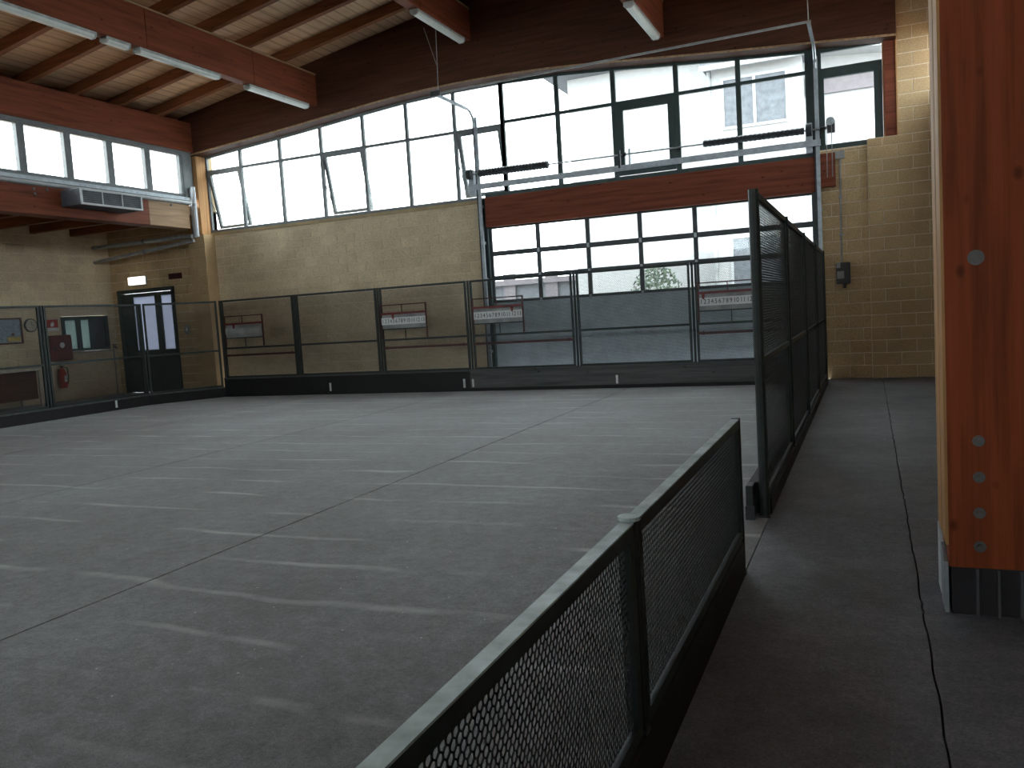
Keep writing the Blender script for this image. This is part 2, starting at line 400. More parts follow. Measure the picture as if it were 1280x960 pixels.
obj('eaves_board', MB().box(-15.99, -15.89, YB, 16.6, 6.861, roof_z(-15.94)+0.215), 'timber_y', ce)
obj('eaves_board', MB().box(1.51, 1.6, YB, 16.85, 6.4, roof_z(1.55)+0.215), 'timber_y', ce)
# aisle roofs
ca = struct(obj('ceiling_aisle', B(-19.5, -15.6, YB, YW+0.25, 4.58, 4.8), 'roof_boards'))
ja = B(-19.2, -15.75, -0.07, 0.07, 4.34, 4.578).mesh('joist', 'joist_wood')
y = 15.9
while y > YB:
    link('joist', ja, ca, (0, y, 0)); y -= 1.14
struct(obj('ceiling_aisle_right', B(1.25, 5.1, YB, YW+0.25, 4.58, 4.8), 'roof_boards'))

# main arches: cambered underside, gabled top
def arch_low(x):
    d = abs(x - RX)
    T = [(0, 6.62), (1.6, 6.585), (3.0, 6.475), (4.3, 6.355), (5.5, 6.25), (6.7, 6.17), (8.0, 6.06), (9.5, 5.95)]
    for (a, za), (b2, zb) in zip(T, T[1:]):
        if d <= b2:
            t = (d-a)/(b2-a); return za + (zb-za)*t
    return T[-1][1]
def arch_poly(x0, x1, n=48):
    lo = []
    for i in range(n+1):
        x = x0 + (x1-x0)*i/n
        lo.append((x, sum(arch_low(x+dx) for dx in (-0.7, -0.35, 0, 0.35, 0.7))/5))
    return lo
def arch(y0, y1, x0, x1, label, notch=False):
    t = thing('roof_arch', label, 'roof beam', ((x0+x1)/2, (y0+y1)/2, 6.0)); A = At(t)
    lo = arch_poly(x0, x1)
    mb = MB(); vs = []; fs = []
    for x, z in lo:
        zt = roof_z(x)+0.215; vs += [(x, y0, z), (x, y0, zt), (x, y1, zt), (x, y1, z)]
    for i in range(len(lo)-1):
        a, c = 4*i, 4*i+4
        for k in range(4): fs.append((a+k, a+(k+1) % 4, c+(k+1) % 4, c+k))
    fs += [(0, 1, 2, 3), tuple(4*(len(lo)-1)+k for k in (3, 2, 1, 0))]
    A.part('arch_member', mb.add(vs, fs), 'arch_stain')
    if notch:   # pale trim line along the lower front edge
        mb = MB(); vs = []; fs = []
        for x, z in lo: vs += [(x, y0-0.012, z+0.0), (x, y0-0.012, z+0.035), (x, y0-0.001, z+0.035), (x, y0-0.001, z+0.0)]
        for i in range(len(lo)-1):
            a, c = 4*i, 4*i+4
            for k in range(4): fs.append((a+k, a+(k+1) % 4, c+(k+1) % 4, c+k))
        A.part('edge_trim', mb.add(vs, fs), 'timber_weathered')
    return t
arch(16.60, 16.98, -15.95, 0.56, 'dark curved glulam arch above the far wall window band', True)
arch(4.50, 4.98, -15.95, XR, 'glulam arch overhead carried by the near bolted timber pillar')
arch(-7.6, -7.1, -15.95, XR, 'glulam arch overhead behind the low mesh fence')

# purlins along the hall
def purlin(xc, zb, zt, segs, label):
    t = thing('roof_purlin', label, 'roof beam', (xc, segs[0][0], zb)); A = At(t)
    for a, c in segs:
        bevel(A.box('beam_segment', 'timber_y', xc-0.11, xc+0.11, a+0.006, c-0.006, zb, zt), 0.008)
    A.box('top_strip', 'timber_weathered', xc-0.125, xc+0.125, segs[0][0], segs[-1][1], zt, zt+0.03)
    return t
SEG = [(4.98, 5.94), (5.94, 8.77), (8.77, 11.6), (11.6, 14.43), (14.43, 16.6)]
SEGB = [(-7.1, -4.2), (-4.2, -1.3), (-1.3, 1.6), (1.6, 4.5)]
purlin(-11.76, 6.69, 7.39, SEG, 'reddish roof purlin nearest the left clerestory windows')
purlin(RX-0.05, 7.44, 8.08, SEG, 'ridge purlin at the top middle of the far arch')
purlin(-3.62, 6.76, 7.42, SEG, 'roof purlin above the right half of the roller door')
for xc, zb, zt, lb in ((-11.76, 6.69, 7.39, 'left roof purlin in the bay overhead'), (RX-0.05, 7.44, 8.08, 'ridge purlin in the bay overhead'), (-3.62, 6.76, 7.42, 'right roof purlin in the bay overhead')):
    purlin(xc, zb, zt, SEGB, lb)

# tube lights under the purlins
def light_mesh(L):
    hb = MB().prism([(-0.085, 0.10), (0.085, 0.10), (0.085, 0.055), (-0.085, 0.055)], 1, 0, L).mesh('housing', 'tube_housing')
    pts = [(-0.08, 0.055), (0.08, 0.055), (0.07, 0.02), (0.045, 0.0), (-0.045, 0.0), (-0.07, 0.02)]
    db = MB().prism(pts, 1, 0.03, L-0.03).mesh('diffuser', 'tube_plastic')
    eb = MB().prism([(-0.088, 0.10), (0.088, 0.10), (0.088, 0.03), (0.05, -0.004), (-0.05, -0.004), (-0.088, 0.03)], 1, 0, 0.03).mesh('end_cap', 'tube_housing')
    return hb, db, eb
LM = light_mesh(2.0); LS = light_mesh(0.5)
def tube_light(x, y, zb, label, L=2.0):
    t = thing('tube_light', label, 'ceiling light', (x, y, zb-0.10), group='tube lights under the purlins'); hb, db, eb = LM if L == 2.0 else LS
    link('housing', hb, t); link('diffuser', db, t); link('end_cap', eb, t); link('end_cap', eb, t, (0, L-0.03, 0))
tube_light(-11.76, 14.30, 6.69, 'unlit tube light at the far end of the left purlin')
tube_light(-11.76, 11.45, 6.69, 'unlit tube light second from the far end of the left purlin')
tube_light(-11.76, 10.75, 6.69, 'short emergency light between two tube lights on the left purlin', 0.5)
tube_light(-11.76, 8.55, 6.69, 'unlit tube light nearest the top left corner on the left purlin')
tube_light(RX-0.05, 14.35, 7.44, 'unlit tube light under the ridge purlin above the window band')
tube_light(-3.62, 14.35, 6.76, 'unlit tube light under the right purlin above the roller door')

# ------------------------------------------------------------------ left clerestory
t = thing('edge_beam', 'reddish timber edge beam above the left clerestory windows', 'roof beam', (XL, 3, 6.12)); A = At(t)
bevel(A.box('beam', 'timber_y', XL-0.3, XL+0.10, YB, 16.6, 6.14, 6.86), 0.01)
A.box('window_head', 'frame_grey', XL-0.15, XL+0.02, YB, 16.6, 6.06, 6.139)
t = thing('edge_beam', 'timber edge beam below the left clerestory windows carrying the fan heater', 'roof beam', (XL, 3, 4.22)); A = At(t)
bevel(A.box('beam', 'timber_y', XL-0.3, XL+0.10, YB, 15.0, 4.22, 4.80), 0.01)
bevel(A.box('beam_end', 'timber_weathered', XL-0.3, XL+0.10, 15.001, 16.28, 4.22, 4.80), 0.01)
for yy, zz in ((12.05, 4.76), (12.06, 4.66), (12.35, 4.77), (15.7, 4.78), (11.0, 4.76), (9.0, 4.76)):
    A.part('bolt', MB().tube([(XL+0.10, yy, zz-0.03), (XL+0.125, yy, zz-0.03)], 0.028, 8), 'bolt_zinc')
PIT = 1.08
w1 = struct(obj('window_1', MB().box(XL-0.12, XL-0.02, YB, 16.6, 4.98, 5.085).box(XL-0.12, XL-0.02, YB, 16.6, 6.03, 6.10), 'frame_grey'))
mu = B(-0.12, -0.01, -0.085, 0.085, 5.085, 6.03).mesh('mullion', 'frame_grey'); pn = B(-0.075, -0.069, -0.455, 0.455, 5.085, 6.03).mesh('pane', 'glass_clear')
y = 16.30
while y > YB + 1:
    link('mullion', mu, w1, (XL, y, 0)); link('pane', pn, w1, (XL, y-PIT/2, 0)); y -= PIT
link('mullion', mu, w1, (XL, y, 0))
struct(obj('trim_1', MB().box(XL-0.12, XL, 16.30, 16.62, 5.0, 6.12), 'frame_grey'))
# cable tray and sill along the beam
t = thing('cable_tray', 'pale grey metal cable tray under the left clerestory windows', 'cable tray', (XL+0.10, 3, 4.83)); A = At(t)
A.box('tray', 'steel_galv', XL-0.02, XL+0.14, YB, 16.32, 4.90, 4.98)
A.part('conduit', MB().tube([(XL+0.15, YB, 4.85), (XL+0.15, 16.32, 4.85)], 0.035), 'duct_white')
A.box('sill', 'frame_grey', XL-0.1, XL+0.12, YB, 16.32, 4.801, 4.90)
for k, (px, py) in enumerate(((XL+0.17, 16.40), (XL+0.03, 16.47))):
    t = thing('drain_pipe', ('white vertical pipe in front of the left far corner post', 'grey vertical pipe behind the white one at the left far corner')[k], 'pipe', (px, py, 4.0)); A = At(t)
    A.part('pipe', MB().tube([(px, py, 4.02), (px, py, 5.25)], 0.055-0.01*k, 10), ('duct_white', 'steel_galv')[k])
    A.part('collar', MB().tube([(px, py, 4.78), (px, py, 4.84)], 0.065-0.01*k, 10), 'steel_galv')
t = thing('air_duct', 'upper grey duct crossing the aisle under the left beam', 'duct', (-17.4, 16.7, 4.06)); A = At(t)
A.part('pipe', MB().tube([(-15.68, 16.50, 4.06), (-15.9, 16.50, 4.08), (-19.18, 16.50, 4.07)], 0.055, 10), 'steel_galv')
A.part('clamp', MB().tube([(-17.3, 16.50, 4.075), (-17.36, 16.50, 4.075)], 0.068, 10), 'frame_grey')
t = thing('air_duct', 'lower sloping pipe crossing the aisle above the exit sign', 'duct', (-17.4, 16.8, 3.7)); A = At(t)
A.part('pipe', MB().tube([(-15.62, 16.48, 3.95), (-16.0, 16.47, 3.92), (-19.18, 16.5, 3.68)], 0.045, 10), 'cable_grey')
A.part('clamp', MB().tube([(-17.3, 16.482, 3.823), (-17.36, 16.482, 3.818)], 0.058, 10), 'frame_grey')
# fan heater on the beam
t = thing('fan_heater', 'grey box fan heater with white framed three-part grille on left beam', 'heater', (-15.2, 13.45, 4.42)); A = At(t)
bevel(A.box('casing', 'unit_grey', XL+0.101, -14.93, 12.66, 14.26, 4.42, 4.76), 0.015)
A.part('grille_frame', MB().box(-14.93, -14.90, 12.66, 14.26, 4.72, 4.76).box(-14.93, -14.90, 12.66, 14.26, 4.42, 4.46).box(-14.93, -14.90, 12.66, 12.70, 4.46, 4.72).box(-14.93, -14.90, 14.22, 14.26, 4.46, 4.72), 'duct_white')
for k in range(2): A.box('grille_bar', 'duct_white', -14.928, -14.902, 13.19+0.51*k, 13.21+0.51*k, 4.46, 4.72)
for k in range(6): A.part('louvre', MB().box(-14.929, -14.912, 12.71, 14.21, 4.475+0.042*k, 4.487+0.042*k), 'grille_dark')
for yy in (12.9, 14.0): A.box('bracket', 'steel_dark', XL+0.101, -15.2, yy-0.02, yy+0.02, 4.76, 4.80)
# corner column
t = thing('timber_column', 'pale brown timber column in the left far corner', 'column', (-15.7, 16.8, 4.1)); A = At(t)
bevel(A.box('post', 'timber_pale', -15.95, -15.50, 16.66, 16.99, 4.101, 6.06), 0.008)
A.box('cover_strip', 'timber_weathered', -15.72, -15.66, 16.64, 16.66, 4.101, 6.0)
for zz in (5.7, 5.82, 5.9): A.part('bolt', MB().tube([(-15.8, 16.66, zz), (-15.8, 16.64, zz)], 0.02, 8), 'bolt_zinc')

# right clerestory (beyond the pillar)
t = thing('edge_beam', 'timber edge beam above the right clerestory windows', 'roof beam', (XR, 3, 6.0)); A = At(t)
A.box('beam', 'timber_y', XR, XR+0.3, YB, 16.85, 6.10, 6.60)
t = thing('edge_beam', 'timber edge beam below the right clerestory windows', 'roof beam', (XR, 3, 4.2)); A = At(t)
A.box('beam', 'timber_y', XR, XR+0.3, YB, 16.85, 4.22, 4.98)
w2 = struct(obj('window_2', MB().box(XR+0.05, XR+0.15, YB, 16.85, 4.98, 5.08).box(XR+0.05, XR+0.15, YB, 16.85, 6.03, 6.10), 'frame_grey'))
y = 16.30
while y > YB + 1:
    link('mullion', mu, w2, (XR+0.17, y, 0)); link('pane', pn, w2, (XR+0.17, y-PIT/2, 0)); y -= PIT
link('mullion', mu, w2, (XR+0.17, y, 0))

# ------------------------------------------------------------------ far wall: window band
YF0, YF1 = YW+0.0, YW+0.07
LM_ = [-15.50, -14.40, -13.17, -11.95, -10.75, -9.58, -8.36, -7.20]
RM_ = [-7.20, -5.93, -4.70, -3.41, -2.21, -0.94]
w3 = struct(obj('window_3', MB().box(-15.55, -7.85, YF0, YF1, 4.155, 4.225), 'frame_grey'))
def top_at(x): return sum(arch_low(x+dx) for dx in (-0.7, -0.35, 0, 0.35, 0.7))/5
def vbar(x, wd, z0, z1, mat, par, y0=YF0, y1=YF1): obj('mullion', B(x-wd/2, x+wd/2, y0, y1, z0, z1), mat, par)
def band(par, xs, zs, zt, mat, opens, wide):
    for i, x in enumerate(xs):
        vbar(x, wide, zs, top_at(x)+0.08, mat, par)
    for i, (xa, xb) in enumerate(zip(xs, xs[1:])):
        a, c = xa+wide/2, xb-wide/2
        obj('transom', B(a, c, YF0+0.002, YF1-0.002, zt-0.03, zt+0.03), mat, par)
        # head bar follows the arch, upper pane
        za, zb = top_at(a), top_at(c)
        obj('head_bar', MB().prism([(a, za-0.05), (c, zb-0.05), (c, zb+0.10), (a, za+0.10)], 1, YF0+0.002, YF1-0.002), mat, par)
        obj('pane', MB().prism([(a, zt+0.03), (c, zt+0.03), (c, zb-0.05), (a, za-0.05)], 1, YF0+0.03, YF0+0.036), 'glass_clear', par)
        if i not in opens:
            obj('pane', B(a, c, YF0+0.03, YF0+0.036, zs+0.01, zt-0.03), 'glass_clear', par)
        else:
            fm, tilt, sm = opens[i]; hw = fm; H = zt-0.03 - zs - 0.02; W = c - a - 0.01
            s = obj('sash', MB().box(0, W, -0.01, 0.06, -H, -H+hw).box(0, W, -0.01, 0.06, -hw, 0).box(0, hw, -0.01, 0.06, -H+hw, -hw).box(W-hw, W, -0.01, 0.06, -H+hw, -hw), sm, par, (a+0.005, YF0+0.005, zt-0.03), (tilt, 0, 0))
            obj('pane', B(hw, W-hw, 0.02, 0.026, -H+hw, -hw), 'glass_clear', s)
            if tilt:
                st = MB().tube([(a+0.02, YF0+0.02, zt-0.75), (a+0.02, YF0+0.02+math.sin(tilt)*H*0.8, zt-0.03-H*0.8)], 0.012, 6)
                obj('stay', st, sm, par)
band(w3, LM_, 4.225, 5.70, 'frame_grey', {0: (0.07, 0.20, 'frame_grey'), 3: (0.075, 0.20, 'frame_grey'), 6: (0.085, 0.20, 'frame_grey')}, 0.075)
w4 = struct(obj('window_4', MB().box(-7.70, -0.85, YF0-0.02, YF1, 4.19, 4.275), 'frame_green'))
band(w4, RM_, 4.275, 5.76, 'frame_green', {2: (0.13, 0, 'frame_green')}, 0.095)
w5 = struct(obj('window_5', MB().box(-0.94, -0.70, YF0+0.001, YF1, 4.2, 6.2).box(-0.70, 0.33, YF0, YF1, 4.30, 4.39), 'frame_green'))
obj('head_bar', B(-0.70, 0.33, YF0, YF1, 6.07, 6.2), 'frame_green', w5)
obj('pane', B(-0.70, 0.31, YF0+0.03, YF0+0.036, 5.78, 6.07), 'glass_clear', w5)
s = obj('sash', MB().box(-0.70, 0.33, YF0-0.01, YF1, 5.60, 5.78).box(-0.70, -0.66, YF0-0.01, YF1, 4.39, 5.60).box(0.19, 0.33, YF0-0.01, YF1, 4.39, 5.60), 'frame_green', w5)
obj('pane', B(-0.66, 0.19, YF0+0.03, YF0+0.036, 4.39, 5.60), 'glass_clear', s)
t = thing('timber_post', 'reddish timber post right of the far right window', 'column', (0.45, 16.93, 4.38)); A = At(t)
A.box('post', 'timber_x', 0.36, 0.565, 16.865, YW+0.05, 4.381, 6.08)
A.box('cover_strip', 'timber_pale', 0.333, 0.36, 16.93, YW+0.02, 4.381, 6.08)
A.box('corner_strip', 'timber_pale', 0.55, 0.57, 16.84, 16.864, 4.381, 6.6)

# ------------------------------------------------------------------ roller (sectional) door
t = thing('lintel_beam', 'red brown timber lintel above the glazed sectional door', 'lintel', (-4.3, 16.95, 3.53)); A = At(t)
bevel(A.box('beam', 'timber_x', -7.70, -0.86, 16.93, YW+0.07, 3.54, 4.188), 0.008)
t = thing('lintel_block', 'short red timber block beside the right door track', 'lintel', (-0.64, 16.93, 3.58)); A = At(t)
bevel(A.box('block', 'timber_x', -0.76, -0.50, 16.90, 16.988, 3.60, 4.22), 0.006)
d1 = struct(obj('door_1', MB().box(-7.85, -7.70, YW-0.01, YW+0.16, 0, 4.19).box(-0.90, -0.855, YW-0.01, YW+0.16, 0, 4.19).box(-7.70, -0.90, YW+0.08, YW+0.16, 3.556, 4.19), 'frame_green'))
X0, X1 = -7.69, -0.90
rows = [(1.87, 2.415), (2.415, 2.955), (2.955, 3.555)]
cols = [X0 + (X1-X0)*k/6 for k in range(7)]
for z0, z1 in ((0.02, 0.68), (0.68, 1.27), (1.27, 1.87)):
    s = bevel(obj('section_panel', B(X0-0.06, X1+0.03, YW+0.09, YW+0.13, z0, z1), 'panel_grey', d1), 0.008)
    obj('seal', B(X0-0.06, X1+0.03, YW+0.131, YW+0.14, z0-0.02, z0+0.02), 'black_rubber', s)
    obj('section_rib', B(X0-0.06, X1+0.03, YW+0.083, YW+0.0895, (z0+z1)/2-0.01, (z0+z1)/2+0.01), 'panel_grey', s)
for z0, z1 in rows:
    s = obj('glazed_section', MB().box(X0-0.06, X1+0.03, YW+0.08, YW+0.13, z0, z0+0.055).box(X0-0.06, X1+0.03, YW+0.08, YW+0.13, z1-0.05, z1), 'frame_slate', d1)
    for k, x in enumerate(cols):
        hw = 0.045 if 0 < k < 6 else 0.04
        xa, xb = max(X0, x-hw), min(X1, x+hw)
        obj('stile', B(xa-(0.06 if k == 0 else 0), xb+(0.03 if k == 6 else 0), YW+0.08, YW+0.13, z0+0.055, z1-0.05), 'frame_slate', s)
        if k < 6:
            obj('pane', B(x+0.04, cols[k+1]-0.04, YW+0.10, YW+0.106, z0+0.055, z1-0.05), 'glass_clear', s)
        if 0 < k < 6:
            obj('hinge', B(x-0.025, x+0.025, YW+0.066, YW+0.0795, z0-0.04, z0+0.05), 'steel_galv', s)
# tracks
for k, (x, zt) in enumerate(((-7.80, 6.04), (-0.80, 6.12))):
    t = thing('door_track', ('left steel door track curving inwards at its top', 'right steel door track curving inwards at its top')[k], 'door track', (x, 16.85, 0)); A = At(t)
    A.box('upright', 'steel_galv', x-0.03, x+0.04, 16.88, 16.93, 0.05, zt-0.12)
    A.box('flange', 'steel_dark', x-0.055, x-0.031, 16.87, 16.985, 0.05, zt-0.12)
    R_ = 0.35; arc = [(x, 16.86-R_+R_*math.cos(a), zt-R_+R_*math.sin(a)) for a in [i*math.pi/20 for i in range(11)]]
    A.part('bend', MB().tube(arc, 0.028, 6), 'steel_galv')
    A.part('horizontal_track', MB().box(x-0.028, x+0.028, 15.18, 16.50, zt-0.03, zt+0.02), 'steel_galv')
    for zz in (0.8, 1.6, 2.4, 3.2, 4.0): A.box('bracket', 'steel_galv', x-0.06, x+0.05, 16.931, 16.985, zz-0.03, zz+0.03)
t = thing('track_crossbar', 'thin grey bar joining the two door track ends', 'bar', (-4.3, 15.2, 6.05)); A = At(t)
A.part('bar', MB().tube([(-7.85, 15.15, 6.06), (-0.76, 15.15, 6.12)], 0.022, 6), 'cable_grey')
A.part('end_plate', MB().box(-7.90, -7.70, 15.09, 15.127, 6.0, 6.1), 'steel_dark')
t = thing('hanger_cable', 'thin vertical cable holding the left door track end', 'cable', (-7.8, 15.25, 6.07)); A = At(t)
A.part('cable', MB().tube([(-7.8, 15.25, 6.06), (-7.8, 15.32, 7.34)], 0.008, 5), 'cable_grey')
A.part('diagonal_cable', MB().tube([(-7.8, 15.25, 6.65), (-7.95, 15.1, 7.34)], 0.005, 5), 'cable_grey')
t = thing('hanger_cable', 'short stay above the right door track end', 'cable', (-0.8, 15.2, 6.1)); A = At(t)
A.part('cable', MB().tube([(-0.8, 15.2, 6.12), (-0.8, 14.9, 6.9)], 0.010, 5), 'cable_grey')
t = thing('spring_shaft', 'torsion spring shaft with two dark springs across the window band', 'door mechanism', (-4.3, 16.80, 4.70)); A = At(t)
A.part('shaft', MB().tube([(-8.02, 16.80, 4.70), (-0.745, 16.80, 4.66)], 0.016, 8), 'steel_galv')
def spring(x0, x1, z0, z1, R0):
    n = 44; pts = []; rad = []
    for i in range(n+1):
        tt = i/n; pts.append((x0+(x1-x0)*tt, 16.80, z0+(z1-z0)*tt)); rad.append(R0 if i % 2 else R0*0.86)
    return MB().tube(pts, rad, 10)
A.part('spring', spring(-7.73, -6.12, 4.70, 4.69, 0.085), 'steel_dark')
A.part('spring', spring(-2.88, -1.02, 4.675, 4.662, 0.07), 'steel_dark')
for x, z in ((-7.96, 4.70), (-0.94, 4.66)): A.part('drum', MB().tube([(x-0.05, 16.80, z), (x+0.05, 16.80, z)], 0.11, 14), 'steel_dark')
A.box('channel', 'steel_galv', -8.02, -0.74, 16.80, 16.84, 4.36, 4.475)
A.box('centre_bracket', 'steel_dark', -4.60, -4.56, 16.78, 16.86, 4.42, 4.78)
A.box('centre_bracket', 'steel_galv', -4.38, -4.35, 16.78, 16.86, 4.42, 4.78)
A.part('collar', MB().tube([(-4.50, 16.80, 4.683), (-4.44, 16.80, 4.683)], 0.04, 8), 'steel_dark')
for x in (-7.96, -0.94): A.box('end_bracket', 'steel_galv', x-0.06, x+0.06, 16.84, 16.985, 4.25, 4.80)
t = thing('chain_hoist', 'small dark chain hoist hanging at the right end of the spring shaft', 'chain hoist', (-0.55, 16.78, 4.6)); A = At(t)
bevel(A.box('gearbox', 'box_dark', -0.62, -0.48, 16.72, 16.84, 4.56, 4.78), 0.01)
A.part('axle', MB().tube([(-0.74, 16.79, 4.66), (-0.62, 16.79, 4.66)], 0.03, 8), 'steel_dark')
A.part('wheel', MB().tube([(-0.56, 16.70, 4.76), (-0.56, 16.72, 4.76)], 0.075, 14), 'steel_galv')
for x in (-0.63, -0.54): A.part('chain', MB().tube([(x, 16.70, 4.74), (x-0.005, 16.70, 3.75)], 0.008, 5), 'chain')

# control box and conduit on the far right wall
t = thing('switch_box', 'dark grey switch box on the block wall beside the tall fence', 'switch box', (-0.42, 16.95, 1.78)); A = At(t)
bevel(A.box('housing', 'box_dark', -0.54, -0.29, 16.84, 16.985, 1.78, 2.18), 0.02)
A.box('cover', 'grey_board', -0.52, -0.40, 16.825, 16.84, 1.88, 2.02)
A.box('cover', 'grey_board', -0.53, -0.46, 16.82, 16.84, 2.08, 2.18)
A.part('gland', MB().tube([(-0.40, 16.92, 1.70), (-0.40, 16.92, 1.78)], 0.03, 8), 'box_dark')
t = thing('wall_conduit', 'vertical grey conduit running up from the switch box', 'conduit', (-0.43, 16.96, 2.18)); A = At(t)
A.part('pipe', MB().tube([(-0.44, 16.96, 2.18), (-0.42, 16.96, 4.18)], 0.018, 8), 'cable_grey')
A.box('junction', 'cable_grey', -0.52, -0.34, 16.92, 16.985, 4.10, 4.24)
for zz in (2.7, 3.4): A.box('clip', 'steel_galv', -0.47, -0.39, 16.935, 16.985, zz-0.015, zz+0.015)

# ------------------------------------------------------------------ aisle: exit door, sign, fixtures
d2 = struct(obj('door_2', MB().box(-18.98, -18.90, YW-0.05, YW+0.12, 0.08, 2.90).box(-17.03, -16.95, YW-0.05, YW+0.12, 0.08, 2.90).box(-18.90, -17.03, YW-0.05, YW+0.12, 2.80, 2.90), 'frame_green'))
for x0, x1, p0, p1 in ((-18.89, -17.57, -18.46, -17.68), (-17.56, -17.04, -17.46, -17.09)):
    s = obj('door_leaf', MB().box(x0, x1, YW, YW+0.06, 0.09, 1.24).box(x0, x1, YW, YW+0.06, 2.69, 2.79).box(x0, p0, YW, YW+0.06, 1.24, 2.69).box(p1, x1, YW, YW+0.06, 1.24, 2.69), 'frame_green', d2)
    obj('pane', B(p0, p1, YW+0.025, YW+0.031, 1.24, 2.69), 'glass_frosted', s)
    obj('push_bar', MB().tube([(x0+0.08, YW-0.06, 1.1), (x1-0.08, YW-0.06, 1.1)], 0.018, 8).box(x0+0.08, x0+0.12, YW-0.06, YW, 1.07, 1.13).box(x1-0.12, x1-0.08, YW-0.06, YW, 1.07, 1.13), 'steel_dark', s)
t = thing('emergency_sign', 'glowing white emergency light box above the exit door', 'exit sign', (-18.17, 16.95, 3.02)); A = At(t)
A.box('housing', 'white_board', -18.48, -17.86, 16.93, 16.985, 3.01, 3.24)
A.box('lit_face', 'sign_lit', -18.46, -17.88, 16.90, 16.929, 3.03, 3.22)
t = thing('name_plate', 'small dark red plate right of the exit door top', 'sign', (-16.85, 16.97, 3.08)); A = At(t)
A.box('plate', 'red_dark', -17.06, -16.63, 16.955, 16.985, 3.09, 3.22)
A.box('rim', 'red_paint', -17.07, -16.62, 16.965, 16.984, 3.08, 3.23)
t = thing('light_switch', 'small pale switch on the wall right of the exit door', 'switch', (-16.6, 16.97, 1.7)); A = At(t)
A.box('plate', 'grey_board', -16.68, -16.52, 16.96, 16.985, 1.60, 1.85); A.box('rocker', 'white_board', -16.62, -16.58, 16.945, 16.96, 1.68, 1.77)
XA = -19.185
w6 = struct(obj('window_6', MB().box(-19.26, XA+0.03, 15.3, 15.38, 1.33, 2.25).box(-19.26, XA+0.03, 16.64, 16.72, 1.33, 2.25).box(-19.26, XA+0.03, 15.38, 16.64, 2.15, 2.25).box(-19.26, XA+0.03, 15.38, 16.64, 1.33, 1.40), 'frame_green'))
obj('mullion', B(-19.25, XA+0.02, 15.74, 15.86, 1.40, 2.15), 'frame_green', w6)
obj('mullion', B(-19.25, XA+0.02, 16.14, 16.24, 1.40, 2.15), 'frame_green', w6)
obj('pane', B(-19.23, -19.222, 15.38, 15.74, 1.40, 2.15), 'glass_office', w6)
obj('pane', B(-19.23, -19.222, 15.86, 16.14, 1.40, 2.15), 'glass_office', w6)
obj('pane', B(-19.23, -19.222, 16.24, 16.64, 1.40, 2.15), 'grille_dark', w6)
obj('window_sill', B(-19.2, XA+0.10, 15.25, 16.77, 1.28, 1.329), 'cream', w6)
t = thing('notice_board', 'framed notice board with blue poster on the left aisle wall', 'notice board', (XA, 13.7, 1.65)); A = At(t)
A.part('frame', MB().box(XA, XA+0.04, 13.1, 14.18, 2.22, 2.26).box(XA, XA+0.04, 13.1, 14.18, 1.62, 1.66).box(XA, XA+0.04, 13.1, 13.14, 1.66, 2.22).box(XA, XA+0.04, 14.14, 14.18, 1.66, 2.22), 'counter_wood')
A.box('poster', 'notice_blue', XA, XA+0.02, 13.141, 14.139, 1.661, 2.219)
A.box('paper', 'notice_yellow', XA+0.02, XA+0.025, 13.78, 14.12, 1.68, 1.80)
A.part('rosette', MB().tube([(XA+0.02, 13.93, 1.86), (XA+0.028, 13.93, 1.86)], 0.035, 10), 'counter_wood')
t = thing('wall_clock', 'round wall clock with dark rim beside the notice board', 'clock', (XA, 14.42, 1.9)); A = At(t)
A.part('rim', MB().tube([(XA, 14.42, 2.06), (XA+0.04, 14.42, 2.06)], 0.17, 24), 'steel_dark')
A.part('face', MB().tube([(XA+0.041, 14.42, 2.06), (XA+0.046, 14.42, 2.06)], 0.145, 24), 'cream')
A.part('hand', MB().box(XA+0.046, XA+0.05, 14.415, 14.425, 2.06, 2.17), 'numeral_black'); A.part('hand', MB().box(XA+0.046, XA+0.05, 14.42, 14.50, 2.055, 2.065), 'numeral_black')
t = thing('fire_sign', 'square red and white fire sign above the hose cabinet', 'sign', (XA, 15.02, 1.93)); A = At(t)
A.box('plate', 'white_board', XA, XA+0.012, 14.86, 15.20, 1.90, 2.20)
A.box('red_field', 'extinguisher_red', XA+0.012, XA+0.016, 14.87, 15.19, 1.98, 2.19)
A.part('flame_mark', MB().prism([(14.97, 2.02), (15.03, 2.00), (15.08, 2.05), (15.05, 2.14), (15.02, 2.09), (14.99, 2.12)], 0, XA+0.016, XA+0.019), 'white_board')
t = thing('hose_cabinet', 'dark red fire hose cabinet on the left aisle wall', 'hose cabinet', (XA, 15.05, 1.13)); A = At(t)
bevel(A.box('body', 'red_paint', XA, XA+0.24, 14.76, 15.36, 1.13, 1.78), 0.012)
A.box('door', 'red_paint', XA+0.241, XA+0.255, 14.79, 15.33, 1.16, 1.75)
A.part('label', MB().tube([(XA+0.255, 15.06, 1.52), (XA+0.259, 15.06, 1.52)], 0.07, 16), 'white_board')
A.box('latch', 'steel_dark', XA+0.255, XA+0.275, 14.82, 14.86, 1.40, 1.50)
t = thing('fire_extinguisher', 'red fire extinguisher hung under the hose cabinet', 'extinguisher', (XA+0.12, 15.08, 0.42)); A = At(t)
A.part('cylinder', MB().tube([(XA+0.12, 15.08, z) for z in (0.42, 0.45, 0.82, 0.90, 0.94)], [0.085, 0.10, 0.10, 0.06, 0.03], 16), 'extinguisher_red')
A.part('valve', MB().tube([(XA+0.12, 15.08, 0.94), (XA+0.12, 15.08, 0.99)], 0.025, 8).box(XA+0.11, XA+0.13, 15.02, 15.16, 0.985, 1.005), 'steel_dark')
A.part('hose', MB().tube([(XA+0.12, 15.10, 0.96), (XA+0.16, 15.20, 0.93), (XA+0.17, 15.21, 0.7), (XA+0.17, 15.17, 0.5)], 0.014, 6), 'black_rubber')
